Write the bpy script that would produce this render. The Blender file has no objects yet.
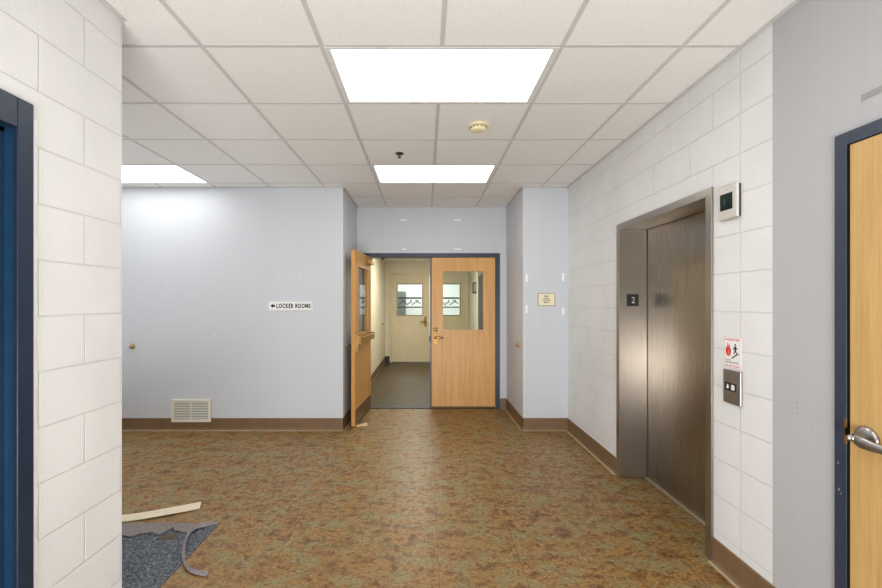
import bpy, bmesh, math, random
from mathutils import Vector, Matrix
random.seed(7)
C = bpy.context.scene.collection
PI = math.pi

# ------------------------------------------------------------------ materials
def lin(r, g, b):
    f = lambda c: (c/255/12.92) if c/255 <= 0.04045 else ((c/255+0.055)/1.055)**2.4
    return (f(r), f(g), f(b), 1.0)

class NT:
    def __init__(s, name):
        s.m = bpy.data.materials.new(name); s.m.use_nodes = True
        s.t = s.m.node_tree; s.n = s.t.nodes
        s.b = s.n.get('Principled BSDF'); s.out = s.n.get('Material Output')
    def node(s, typ, **kw):
        n = s.n.new(typ)
        for k, v in kw.items(): setattr(n, k, v)
        return n
    def link(s, a, b): s.t.links.new(a, b)
    def noise(s, vec, scale, detail=4, rough=.55, dist=0.0):
        n = s.node('ShaderNodeTexNoise')
        n.inputs['Scale'].default_value = scale; n.inputs['Detail'].default_value = detail
        n.inputs['Roughness'].default_value = rough; n.inputs['Distortion'].default_value = dist
        if vec is not None: s.link(vec, n.inputs['Vector'])
        return n.outputs['Fac']
    def ramp(s, fac, stops):
        r = s.node('ShaderNodeValToRGB'); e = r.color_ramp.elements
        while len(e) < len(stops): e.new(.5)
        for el, (p, c) in zip(e, stops): el.position = p; el.color = c
        s.link(fac, r.inputs['Fac']); return r.outputs['Color']
    def mix(s, fac, a, b, blend='MIX'):
        m = s.node('ShaderNodeMix', data_type='RGBA', blend_type=blend)
        for sock, v in ((m.inputs[0], fac), (m.inputs[6], a), (m.inputs[7], b)):
            if hasattr(v, 'node'): s.link(v, sock)
            else: sock.default_value = v
        return m.outputs[2]
    def math(s, op, a, b=0.0):
        m = s.node('ShaderNodeMath', operation=op)
        for i, v in enumerate((a, b)):
            if hasattr(v, 'node'): s.link(v, m.inputs[i])
            else: m.inputs[i].default_value = v
        return m.outputs[0]
    def pos(s): return s.node('ShaderNodeNewGeometry').outputs['Position']
    def objco(s): return s.node('ShaderNodeTexCoord').outputs['Object']
    def scale(s, vec, sc, loc=(0, 0, 0)):
        m = s.node('ShaderNodeMapping'); m.inputs['Scale'].default_value = sc; m.inputs['Location'].default_value = loc
        s.link(vec, m.inputs['Vector']); return m.outputs['Vector']
    def bump(s, h, strength, dist):
        b = s.node('ShaderNodeBump'); b.inputs['Strength'].default_value = strength; b.inputs['Distance'].default_value = dist
        s.link(h, b.inputs['Height']); s.link(b.outputs['Normal'], s.b.inputs['Normal'])
    def set(s, col=None, rough=None, metal=None, spec=None):
        if col is not None:
            if hasattr(col, 'node'): s.link(col, s.b.inputs['Base Color'])
            else: s.b.inputs['Base Color'].default_value = col
        if rough is not None:
            if hasattr(rough, 'node'): s.link(rough, s.b.inputs['Roughness'])
            else: s.b.inputs['Roughness'].default_value = rough
        if metal is not None: s.b.inputs['Metallic'].default_value = metal
        if spec is not None: s.b.inputs['Specular IOR Level'].default_value = spec
        return s.m

def plain(name, col, rough=.5, metal=0.0, var=.06, scale=30, spec=.5):
    t = NT(name); n = t.noise(t.pos(), scale, 3)
    a = tuple(min(1, c*(1-var)) for c in col[:3])+(1,); b = tuple(min(1, c*(1+var)) for c in col[:3])+(1,)
    return t.set(t.ramp(n, [(.3, a), (.7, b)]), rough, metal, spec)

def block_mat(name, width, offset, ushift, base, zshift=.024):
    t = NT(name); p = t.pos()
    sx = t.node('ShaderNodeSeparateXYZ'); t.link(p, sx.inputs[0])
    cb = t.node('ShaderNodeCombineXYZ')
    t.link(t.math('ADD', sx.outputs[1], ushift), cb.inputs[0]); t.link(t.math('ADD', sx.outputs[2], zshift), cb.inputs[1])
    def brick(ms, smooth):
        br = t.node('ShaderNodeTexBrick', offset=offset, offset_frequency=2, squash=1.0)
        br.inputs['Scale'].default_value = 1; br.inputs['Brick Width'].default_value = width
        br.inputs['Row Height'].default_value = .2032; br.inputs['Mortar Size'].default_value = ms
        br.inputs['Mortar Smooth'].default_value = smooth
        t.link(cb.outputs[0], br.inputs['Vector']); return br.outputs['Fac']
    f = brick(.0045, .6); thin = brick(.0022, .3)
    n1 = t.noise(p, 95, 4, .65); n2 = t.noise(p, 2.2, 3)
    v = t.noise(p, 240, 2)
    h = t.math('SUBTRACT', t.math('ADD', t.math('MULTIPLY', n1, .60), t.math('MULTIPLY', v, .20)), t.math('MULTIPLY', f, 1.15))
    t.bump(h, .6, .004)
    dk = tuple(c*.93 for c in base[:3])+(1,)
    col = t.ramp(n2, [(.35, dk), (.65, base)])
    col = t.mix(t.math('MULTIPLY', thin, .28), col, tuple(c*.45 for c in base[:3])+(1,))
    return t.set(col, .55, 0, .35)

def panel_mat(name, base, axis=0):
    t = NT(name); p = t.pos()
    sc = (160, 160, .6)
    n = t.noise(t.scale(p, sc), 1, 3, .6); big = t.noise(p, .9, 3)
    a = tuple(c*.975 for c in base[:3])+(1,); b = tuple(min(1, c*1.02) for c in base[:3])+(1,)
    col = t.ramp(n, [(.3, a), (.7, b)])
    col = t.mix(t.math('MULTIPLY', big, .12), col, tuple(c*.86 for c in base[:3])+(1,))
    t.bump(n, .03, .0006)
    return t.set(col, .5, 0, .35)

def wood_mat(name, base, dark, rough=.38):
    t = NT(name); o = t.objco()
    n1 = t.noise(t.scale(o, (38, 38, 1.3)), 1, 5, .62, .4)
    n2 = t.noise(t.scale(o, (190, 190, 6)), 1, 3)
    n3 = t.noise(t.scale(o, (5, 5, .8)), 1, 2)
    f = t.math('ADD', t.math('MULTIPLY', n1, .6), t.math('ADD', t.math('MULTIPLY', n2, .25), t.math('MULTIPLY', n3, .15)))
    return t.set(t.ramp(f, [(.32, dark), (.62, base)]), rough, 0, .4)

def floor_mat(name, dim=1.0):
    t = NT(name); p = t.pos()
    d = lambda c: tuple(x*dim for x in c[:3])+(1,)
    a = t.noise(t.scale(p, (1, 1.25, 1)), 7.5, 8, .72, .25)
    b = t.noise(t.scale(p, (1, 1.2, 1), (3.7, 1.9, 0)), 6.5, 7, .7, .35)
    c = t.noise(t.scale(p, (1, 1.3, 1), (7.1, -2.3, 0)), 19, 7, .74, .5)
    e = t.noise(t.scale(p, (1, 1.2, 1), (-5, 4, 0)), 55, 5, .74, .4)
    col = t.ramp(a, [(.37, d(lin(96, 62, 32))), (.46, d(lin(126, 92, 50))), (.53, d(lin(150, 116, 64))), (.63, d(lin(108, 70, 38)))])
    green = t.ramp(c, [(.38, d(lin(108, 104, 66))), (.62, d(lin(156, 150, 108)))])
    col = t.mix(t.ramp(b, [(.49, (0, 0, 0, 1)), (.58, (.8, .8, .8, 1))]), col, green)
    col = t.mix(t.ramp(c, [(.52, (0, 0, 0, 1)), (.60, (.8, .8, .8, 1))]), col, d(lin(98, 58, 30)))
    col = t.mix(t.ramp(e, [(.53, (0, 0, 0, 1)), (.66, (.5, .5, .5, 1))]), col, d(lin(176, 146, 92)))
    col = t.mix(t.ramp(e, [(.34, (.65, .65, .65, 1)), (.46, (0, 0, 0, 1))]), col, d(lin(70, 54, 32)))
    br = t.node('ShaderNodeTexBrick', offset=0.0, offset_frequency=2, squash=1.0)
    br.inputs['Scale'].default_value = 1; br.inputs['Brick Width'].default_value = .4572; br.inputs['Row Height'].default_value = .4572
    br.inputs['Mortar Size'].default_value = .002; br.inputs['Mortar Smooth'].default_value = .2
    t.link(t.scale(p, (1, 1, 1), (-.071, -2.386 + .4572*10, 0)), br.inputs['Vector'])
    col = t.mix(t.math('MULTIPLY', br.outputs['Fac'], .6), col, d(lin(74, 56, 34)))
    t.bump(c, .12, .001)
    rg = t.ramp(c, [(.3, (.34, .34, .34, 1)), (.7, (.5, .5, .5, 1))])
    return t.set(col, rg, 0, .42)

def tile_mat(name, base):
    t = NT(name); p = t.pos()
    n = t.noise(p, 130, 4, .7); w = t.noise(p, 420, 2)
    a = tuple(c*.90 for c in base[:3])+(1,)
    col = t.ramp(n, [(.34, a), (.55, base)])
    # every tile a slightly different shade
    sc = t.node('ShaderNodeVectorMath', operation='FLOOR')
    t.link(t.scale(p, (1/.6096, 1/.6096, 0), (-.0837/.6096, -2.117/.6096, 0)), sc.inputs[0])
    wn = t.node('ShaderNodeTexWhiteNoise', noise_dimensions='3D'); t.link(sc.outputs[0], wn.inputs['Vector'])
    col = t.mix(t.math('MULTIPLY', wn.outputs['Value'], .10), col, tuple(c*.72 for c in base[:3])+(1,))
    t.bump(t.math('ADD', n, w), .14, .001)
    return t.set(col, .85, 0, .2)

def steel_mat(name, base, rough, vertical=True):
    t = NT(name); p = t.pos()
    n = t.noise(t.scale(p, (300, 300, 1.5) if vertical else (2, 2, 300)), 1, 4, .6)
    big = t.noise(p, 1.4, 4, .6, .5)
    a = tuple(c*.94 for c in base[:3])+(1,); b = tuple(min(1, c*1.05) for c in base[:3])+(1,)
    col = t.ramp(n, [(.3, a), (.7, b)])
    col = t.mix(t.math('MULTIPLY', big, .22), col, tuple(c*.72 for c in base[:3])+(1,))
    rg = t.math('ADD', t.math('MULTIPLY', n, .10), rough-.05)
    t.b.inputs['Anisotropic'].default_value = .6
    t.bump(n, .03, .0005)
    return t.set(col, rg, 1.0)

def carpet_mat(name):
    t = NT(name); p = t.pos()
    n = t.noise(p, 260, 3, .7); m = t.noise(p, 90, 3, .7)
    f = t.math('ADD', t.math('MULTIPLY', n, .6), t.math('MULTIPLY', m, .4))
    col = t.ramp(f, [(.38, lin(34, 38, 44)), (.5, lin(84, 90, 98)), (.62, lin(168, 172, 178))])
    t.bump(f, .9, .006)
    return t.set(col, .95, 0, .1)

def emit_mat(name, col, strength):
    t = NT(name); n = t.noise(t.pos(), 3, 2)
    t.set(col, .6)
    t.b.inputs['Emission Color'].default_value = col
    t.link(t.math('ADD', strength*.97, t.math('MULTIPLY', n, strength*.06)), t.b.inputs['Emission Strength'])
    return t.m

def glass_mat(name, tint=(.93, .96, .95, 1)):
    t = NT(name); t.n.remove(t.b)
    tr = t.node('ShaderNodeBsdfTransparent'); gl = t.node('ShaderNodeBsdfGlossy')
    tr.inputs['Color'].default_value = tint; gl.inputs['Roughness'].default_value = .01
    fr = t.node('ShaderNodeFresnel'); fr.inputs['IOR'].default_value = 1.5
    mx = t.node('ShaderNodeMixShader')
    bf = t.node('ShaderNodeNewGeometry').outputs['Backfacing']
    t.link(t.math('MULTIPLY', fr.outputs[0], t.math('SUBTRACT', 1.0, bf)), mx.inputs[0]); t.link(tr.outputs[0], mx.inputs[1]); t.link(gl.outputs[0], mx.inputs[2])
    t.link(mx.outputs[0], t.out.inputs['Surface']); return t.m

M = {}
WHITE = (.78, .785, .785, 1)
M['block_left'] = block_mat('painted_block_running', .4064, .5, -1.512+.4064*8, WHITE)
M['block_right'] = block_mat('painted_block_running_right', .4064, .5, -2.138+.4064*8, WHITE)
M['block_stack'] = block_mat('painted_block_half', .2032, 0.0, -2.138+.2032*16, WHITE)
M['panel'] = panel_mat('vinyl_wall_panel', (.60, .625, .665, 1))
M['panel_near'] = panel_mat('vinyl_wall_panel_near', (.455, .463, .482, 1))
M['floor'] = floor_mat('mottled_vinyl_tile', 1.10)
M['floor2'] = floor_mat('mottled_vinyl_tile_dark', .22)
M['tile'] = tile_mat('ceiling_tile', (.86, .858, .84, 1))
M['tbar'] = plain('ceiling_grid', (.58, .575, .56, 1), .5, 0, .03)
M['light_frame'] = plain('fixture_white', (.7, .7, .68, 1), .4)
M['diffuser'] = emit_mat('lit_diffuser', (1, .99, .965, 1), 5.0)
M['base'] = plain('brown_cove_base', lin(118, 93, 66), .42, 0, .08, 8)
M['caulk'] = plain('caulk_line', lin(176, 154, 120), .6)
M['blue'] = plain('dark_blue_frame_paint', lin(46, 55, 72), .4, 0, .08, 12)
M['blue_left'] = plain('blue_frame_paint', lin(27, 42, 62), .38, 0, .08, 12)
M['blue_jamb'] = plain('blue_jamb_paint', lin(22, 54, 80), .35, 0, .08, 12)
M['oak'] = wood_mat('oak_veneer', lin(222, 172, 106), lin(194, 142, 80))
M['oak_near'] = wood_mat('oak_veneer_near', lin(204, 168, 110), lin(178, 140, 84))
M['oak_edge'] = wood_mat('oak_edge', lin(214, 160, 92), lin(188, 132, 68))
M['cream'] = plain('cream_paint', lin(208, 196, 164), .45, 0, .03, 6)
M['cream_wall'] = plain('cream_wall_paint', lin(212, 206, 184), .55, 0, .04, 5)
M['brass'] = plain('brass', lin(186, 152, 98), .34, 1.0, .06)
M['bronze'] = plain('dark_bronze', lin(120, 92, 52), .35, 1.0, .1)
M['nickel'] = plain('satin_nickel', (.40, .385, .365, 1), .28, 1.0, .03, 20)
M['steel_door'] = steel_mat('brushed_steel_door', (.33, .297, .255, 1), .28)
M['steel'] = steel_mat('brushed_steel_frame', (.42, .38, .335, 1), .30)
M['steel_plate'] = steel_mat('brushed_steel_plate', (.38, .35, .31, 1), .36)
M['black'] = plain('black_plastic', (.012, .012, .012, 1), .4)
M['dark'] = plain('dark_gap', (.006, .006, .006, 1), .9, 0, .06, 30, .1)
M['kick'] = plain('brown_kick_plate', lin(104, 76, 46), .35, 0, .1, 20)
M['glass'] = glass_mat('window_glass')
M['white'] = plain('white_sign', lin(240, 240, 238), .45, 0, .01)
M['ivory'] = plain('ivory_plastic', lin(232, 222, 186), .4, 0, .03)
M['sign_cream'] = plain('cream_sign', lin(234, 226, 196), .45, 0, .02)
M['sign_gold'] = plain('olive_sign_edge', lin(150, 140, 104), .45)
M['sign_text'] = plain('olive_text', lin(120, 112, 84), .5)
M['ink'] = plain('black_ink', (.01, .01, .01, 1), .5)
M['red'] = plain('red_ink', lin(208, 40, 40), .5)
M['pink'] = plain('pink_red_ink', lin(222, 110, 110), .5)
M['pale'] = plain('white_plastic', lin(240, 240, 236), .4, 0, .01)
M['silver_plastic'] = plain('silver_plastic', lin(206, 202, 194), .35, .15, .03)
M['screen'] = plain('dark_green_screen', lin(10, 26, 20), .12)
M['screen_digit'] = emit_mat('dim_green_digit', lin(22, 92, 62), .35)
M['vent'] = plain('cream_vent', lin(226, 222, 206), .45, 0, .02)
M['vent_slat'] = plain('vent_slat', lin(226, 224, 210), .5, 0, .02)
M['vent_dark'] = plain('vent_dark', lin(120, 118, 104), .8)
M['residue'] = plain('tape_residue', lin(240, 242, 244), .6, 0, .03)
M['scuff'] = plain('grey_tape', lin(150, 152, 152), .6, 0, .1, 60)
M['carpet'] = carpet_mat('speckled_carpet')
M['backing'] = plain('torn_backing', lin(132, 123, 121), .9, 0, .18, 60)
M['ribbon'] = plain('torn_ribbon', lin(128, 120, 120), .85, 0, .3, 70)
M['strip'] = plain('beige_strip', lin(226, 214, 188), .6, 0, .06, 20)
M['scrap'] = plain('brown_scrap', lin(92, 80, 58), .9, 0, .2, 60)
M['wedge'] = plain('pine_wedge', lin(228, 200, 152), .6, 0, .06)
M['teal'] = plain('dark_teal_film', lin(34, 62, 66), .6, 0, .05)
M['locker'] = plain('grey_locker_paint', lin(104, 112, 108), .45)
M['bright_wall'] = plain('white_room_paint', (.86, .87, .86, 1), .6, 0, .02)
M['dark_door'] = plain('dark_brown_door', lin(30, 27, 23), .6)
M['chip'] = plain('paint_chip', lin(196, 200, 204), .6)

# ------------------------------------------------------------------ mesh helpers
def box(bm, x0, x1, y0, y1, z0, z1, bev=0.0, seg=2):
    g = bmesh.new() if bev else bm
    vs = [g.verts.new((x, y, z)) for x in (x0, x1) for y in (y0, y1) for z in (z0, z1)]
    for f in ((0, 1, 3, 2), (4, 6, 7, 5), (0, 4, 5, 1), (2, 3, 7, 6), (0, 2, 6, 4), (1, 5, 7, 3)):
        g.faces.new([vs[i] for i in f])
    if bev:
        bmesh.ops.bevel(g, geom=list(g.edges), offset=bev, segments=seg, affect='EDGES', profile=.5)
        merge(bm, g)
def merge(bm, g, mat=None):
    mp = {}
    for v in g.verts: mp[v] = bm.verts.new(mat @ v.co if mat else v.co)
    for f in g.faces:
        try:
            nf = bm.faces.new([mp[v] for v in f.verts]); nf.smooth = f.smooth
        except ValueError: pass
    g.free()
def bx(*a, **k):
    bm = bmesh.new(); box(bm, *a, **k); return bm
def lathe(bm, prof, c, axis, n=24):
    """profile of (distance along axis, radius) revolved round AXIS through point c"""
    ax = Vector(axis).normalized(); u = ax.orthogonal().normalized(); v = ax.cross(u); c = Vector(c); rings = []
    for a, r in prof:
        if r < 1e-6: rings.append([bm.verts.new(c+ax*a)])
        else: rings.append([bm.verts.new(c+ax*a+(u*math.cos(2*PI*i/n)+v*math.sin(2*PI*i/n))*r) for i in range(n)])
    for A, B in zip(rings, rings[1:]):
        for i in range(n):
            j = (i+1) % n
            q = [A[i % len(A)], A[j % len(A)], B[j % len(B)], B[i % len(B)]]
            q = list(dict.fromkeys(q))
            if len(q) > 2:
                f = bm.faces.new(q); f.smooth = True
    for R in (rings[0], rings[-1]):
        if len(R) > 2: bm.faces.new(R)
def tube(bm, pts, radii, n=12, flat=1.0, flat_axis=None):
    """swept round section through pts; flat squeezes along flat_axis"""
    pts = [Vector(p) for p in pts]; rings = []
    for i, p in enumerate(pts):
        t = (pts[min(i+1, len(pts)-1)]-pts[max(i-1, 0)]).normalized()
        fa = Vector(flat_axis) if flat_axis else t.orthogonal()
        u = (fa-t*fa.dot(t)).normalized(); v = t.cross(u); r = radii[i] if hasattr(radii, '__len__') else radii
        rings.append([bm.verts.new(p+u*math.cos(2*PI*k/n)*r*flat+v*math.sin(2*PI*k/n)*r) for k in range(n)])
    for A, B in zip(rings, rings[1:]):
        for k in range(n):
            f = bm.faces.new([A[k], A[(k+1) % n], B[(k+1) % n], B[k]]); f.smooth = True
    bm.faces.new(rings[0]); bm.faces.new(rings[-1])
def prism(bm, poly, place, t):
    """2-D polygon extruded by t; place(u, v, w) -> point"""
    a = [bm.verts.new(place(u, v, 0)) for u, v in poly]; b = [bm.verts.new(place(u, v, t)) for u, v in poly]
    bm.faces.new(a); bm.faces.new(b); n = len(a)
    for i in range(n): bm.faces.new([a[i], a[(i+1) % n], b[(i+1) % n], b[i]])
def obj(name, bm, mat, parent=None):
    bmesh.ops.recalc_face_normals(bm, faces=list(bm.faces))
    if parent is not None:
        w = Vector((0, 0, 0)); p = parent
        while p is not None and 'local' not in p: w += p.location; p = p.parent
        bmesh.ops.translate(bm, verts=list(bm.verts), vec=-w)
    me = bpy.data.meshes.new(name); bm.to_mesh(me); bm.free()
    o = bpy.data.objects.new(name, me); C.objects.link(o)
    me.materials.append(M[mat] if isinstance(mat, str) else mat)
    if parent is not None: o.parent = parent
    return o
def tag(o, label, cat, group=None, kind=None):
    o['label'] = label; o['category'] = cat
    if group: o['group'] = group
    if kind: o['kind'] = kind
    return o
def empty(name, loc, label, cat, group=None, kind='thing', rz=0):
    o = bpy.data.objects.new(name, None); C.objects.link(o); o.location = loc; o.rotation_euler = (0, 0, rz)
    o.empty_display_size = .1
    return tag(o, label, cat, group, kind)
def struct(name, bm, mat, label, cat):
    return tag(obj(name, bm, mat), label, cat, None, 'structure')
def text_bm(s, size, width, place, t=.0006, bold=.0, spacing=1.0):
    """flat lettering: place(u, v, w) maps text plane to world; centred, squeezed to WIDTH"""
    cu = bpy.data.curves.new('lettering', 'FONT'); cu.body = s; cu.size = 1; cu.align_x = 'CENTER'; cu.align_y = 'CENTER'
    cu.offset = bold; cu.space_character = spacing; cu.resolution_u = 3
    o = bpy.data.objects.new('lettering', cu); C.objects.link(o); bpy.context.view_layer.update()
    me = bpy.data.meshes.new_from_object(o.evaluated_get(bpy.context.evaluated_depsgraph_get()))
    bpy.data.objects.remove(o); bpy.data.curves.remove(cu)
    g = bmesh.new(); g.from_mesh(me); bpy.data.meshes.remove(me)
    xs = [v.co.x for v in g.verts]; ys = [v.co.y for v in g.verts]
    cx, cy = (min(xs)+max(xs))/2, (min(ys)+max(ys))/2; w, h = max(xs)-min(xs), max(ys)-min(ys)
    bm = bmesh.new(); mp = {}
    for v in g.verts: mp[v] = bm.verts.new(place((v.co.x-cx)/w*width, (v.co.y-cy)/h*size, t))
    for f in g.faces:
        try: bm.faces.new([mp[v] for v in f.verts])
        except ValueError: pass
    g.free(); return bm

# ------------------------------------------------------------------ key dimensions (camera at the origin, looking along +Y)
H, EYE, F = 2.745, 1.45, 418.0
XL, YL = -1.398, 1.924        # face and far corner of the near left block wall
XR, YR = 1.61, 1.939          # right wall face; block / panel joint
YB, YA = 4.728, 5.698         # back wall and alcove door wall
AL, AR = -.933, 1.103         # alcove sides
YF, CL, CR = 10.03, -.967, 1.05  # far corridor wall, corridor sides
HC = 2.41                     # corridor ceiling
XO, YO = -4.2, -3.2           # outer left wall, wall behind

# ------------------------------------------------------------------ setting
struct('floor', bx(XO-.2, 2.4, YO-.2, YA+.05, -.1, 0), 'floor', 'brown and olive mottled vinyl tile floor of the lobby', 'floor')
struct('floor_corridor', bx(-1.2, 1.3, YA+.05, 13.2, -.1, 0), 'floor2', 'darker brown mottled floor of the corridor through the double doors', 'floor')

# ceiling: tiles + grid
cl = struct('ceiling', bx(XO-.2, 2.0, YO-.2, YA+.14, H+.003, H+.1), 'tile', 'white suspended tile ceiling over the lobby', 'ceiling')
lights = [(-.526, .693, 2.117), (-.526, .693, 3.946), (-3.574, -2.355, 3.946)]
bm = bmesh.new(); hw = .0115
xs = [.0837+.6096*k for k in range(-7, 3)]; ys = [2.117+.6096*k for k in range(-8, 7)]
for x in xs:
    segs = []; cur = YO
    for (a, b, y0) in sorted(lights, key=lambda q: q[2]):
        if a+.1 < x < b-.1: segs.append((cur, y0)); cur = y0+.6096
    segs.append((cur, YA))
    for a, b in segs: box(bm, x-hw, x+hw, a, b, H, H+.0045)
for y in ys: box(bm, XO, XR, y-hw, y+hw, H+.0004, H+.0045)
obj('ceiling_grid', bm, 'tbar', cl)
struct('ceiling_corridor', bx(-1.2, 1.3, YA+.14, 13.2, HC, HC+.1), 'bright_wall', 'plain pale ceiling of the corridor beyond the doors', 'ceiling')
# wall angle trim round the lobby ceiling
bm = bmesh.new()
box(bm, XR-.022, XR, YO, YB, H-.003, H+.002)
box(bm, XO, AL, YB-.022, YB, H-.003, H+.002)
box(bm, AL, AL+.022, YB, YA, H-.003, H+.002)
box(bm, AR-.022, AR, YB, YA, H-.003, H+.002)
box(bm, AR, XR, YB-.022, YB, H-.003, H+.002)
box(bm, AL, AR, YA-.022, YA, H-.003, H+.002)
box(bm, XL, XL+.022, YO, YL, H-.003, H+.002)
struct('trim_1', bm, 'tbar', 'thin metal wall angle along the ceiling edge', 'trim')

# near left block wall with a door opening (opening Y .47-1.44)
fy1, fy0, ftop = 1.480, .42, 2.148
bm = bmesh.new()
box(bm, XL-.2, XL, fy1-.01, YL, 0, H+.003)
box(bm, XL-.2, XL, YO, fy0+.01, 0, H+.003)
box(bm, XL-.2, XL, fy0+.01, fy1-.01, ftop-.01, H+.003)
wl = struct('wall_left', bm, 'block_left', 'white painted concrete block wall at the near left with a blue door frame', 'wall')
bm = bmesh.new()
cz = 0
pts = [i*.06 for i in range(36)]
for i, z in enumerate(pts[:-1]):
    w = .019+.003*math.sin(i*1.7)
    box(bm, XL-.004, XL+.004, fy1-.004, fy1+w, z, z+.06)
obj('caulk_bead', bm, plain('white_caulk', (.84, .87, .88, 1), .5, 0, .03), wl)
struct('wall_left_return', bx(XO, XL-.2, YL-.2, YL, 0, H+.003), 'block_right', 'block wall turning away behind the near left corner', 'wall')
struct('wall_outer', bx(XO-.2, XO, YO, YB+.2, 0, H+.003), 'panel', 'pale outer wall at the far left end of the lobby', 'wall')
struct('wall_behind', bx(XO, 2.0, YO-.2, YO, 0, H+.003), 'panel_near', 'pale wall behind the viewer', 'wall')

# back wall left of the alcove
wb = struct('wall_back', bx(XO, AL, YB, YA+.1, 0, H+.003), 'panel', 'pale blue-grey vinyl panelled back wall left of the double doors', 'wall')
def px_wall(x, y, Y): return ((x-425.5)*Y/F, EYE-(y-302)*Y/F)
bm = bmesh.new()
for x, y, r in ((279, 278, .012), (300, 278, .016), (301, 290, .014), (215, 334, .016)):
    X, Z = px_wall(x, y, YB)
    prism(bm, [(r*(.7+.5*random.random())*math.cos(a), r*.6*(.7+.5*random.random())*math.sin(a)) for a in [2*PI*k/9 for k in range(9)]], lambda u, v, w: (X+u, YB-w, Z+v), .0008)
obj('filler_spot', bm, plain('filler', lin(222, 224, 228), .6), wb)
# alcove right / pilaster
wp = struct('wall_pilaster', bx(AR, XR+.3, YB, YA+.1, 0, H+.003), 'panel', 'pale blue-grey panelled wall between the double doors and the elevator wall', 'wall')
for x0, x1, y0, y1 in ((525.5, 527.6, 273.7, 282), (562, 564.3, 273, 281), (525.5, 527.6, 305, 313), (562.2, 564.3, 307.7, 315)):
    a, zt = px_wall(x0, y0, YB); b, zb = px_wall(x1, y1, YB)
    obj('tape_residue', bx(a, b, YB-.0008, YB+.001, zb, zt), 'residue', wp)
# alcove door wall
FL, FR, FT = -.862, 1.013, 2.115   # blue frame outer
bm = bmesh.new()
box(bm, AL-.1, FL+.01, YA, YA+.14, 0, H+.003); box(bm, FR-.01, AR+.1, YA, YA+.14, 0, H+.003)
box(bm, FL+.01, FR-.01, YA, YA+.14, FT-.01, H+.003)
wa = struct('wall_alcove', bm, 'panel', 'pale blue-grey wall over the blue double door frame', 'wall')
for x0, x1, y in ((400, 407, 220), (454, 461, 220), (402, 406, 249), (454, 461, 249)):
    a, z = px_wall(x0, y, YA); b, _ = px_wall(x1, y, YA)
    obj('tape_residue', bx(a, b, YA-.0008, YA+.001, z-.010, z+.010), 'residue', wa)

# right block wall with the elevator opening
EX, EY0, EY1, ET = 1.598, 2.338, 3.50, 2.094
XD = 1.83
bm = bmesh.new()
box(bm, XR, XR+.4, EY1+.001, YB, 0, H+.003); box(bm, XR, XR+.4, EY0-.001, EY1+.001, ET+.001, H+.003)
struct('wall_right', bm, 'block_right', 'white painted block wall around and beyond the elevator', 'wall')
struct('wall_right_pier', bx(XR, XR+.4, YR, EY0-.001, 0, H+.003), 'block_stack', 'white painted block pier between the elevator and the grey panel wall', 'wall')
# near right panelled wall with a door opening
RY1, RY0, RT = 1.634, .61, 2.095
bm = bmesh.new()
box(bm, XR, XR+.2, RY1-.01, YR, 0, H+.003); box(bm, XR, XR+.2, YO, RY0+.01, 0, H+.003)
box(bm, XR, XR+.2, RY0+.01, RY1-.01, RT-.01, H+.003)
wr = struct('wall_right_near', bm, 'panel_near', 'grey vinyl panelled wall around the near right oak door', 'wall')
bm = bmesh.new()
for i, yy in enumerate((398, 403, 408, 413)):
    y = XR*F/(797-425.5); z = EYE-(yy-302)*y/F
    lathe(bm, [(0, .0022), (.0012, .0016), (.0012, 0)], (XR+.0004, y+.002*math.sin(i*2), z), (-1, 0, 0), 8)
obj('screw_hole', bm, 'dark', wr)

# corridor walls
bm = bmesh.new(); box(bm, CL-.15, CL, YA+.14, YF, 0, HC)
struct('wall_corridor_left', bm, 'cream_wall', 'cream wall on the left of the corridor beyond the double doors', 'wall')
bm = bmesh.new()
dy0, dy1 = 7.35, 8.25
box(bm, CR, CR+.15, YA+.14, dy0, 0, HC); box(bm, CR, CR+.15, dy1, YF, 0, HC); box(bm, CR, CR+.15, dy0, dy1, 2.1, HC)
wc = struct('wall_corridor_right', bm, 'cream_wall', 'cream wall on the right of the corridor beyond the double doors', 'wall')
FDL, FDM, FDR = -.806, .100, 1.006   # far door leaves
bm = bmesh.new()
box(bm, CL-.15, FDL-.055, YF, YF+.15, 0, HC); box(bm, FDR+.02, CR+.15, YF, YF+.15, 0, HC)
box(bm, FDL-.055, FDR+.02, YF, YF+.15, 2.16, HC)
struct('wall_corridor_end', bm, 'cream_wall', 'cream end wall of the corridor holding the far cream doors', 'wall')
bm = bmesh.new()
box(bm, CL-.25, CL-.15, YF+.15, 13.0, 0, HC); box(bm, CR+.15, CR+.25, YF+.15, 13.0, 0, HC); box(bm, CL-.25, CR+.25, 13.0, 13.1, 0, HC)
struct('wall_far_room', bm, 'bright_wall', 'bright white walls of the room seen through the far door glass', 'wall')

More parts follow.
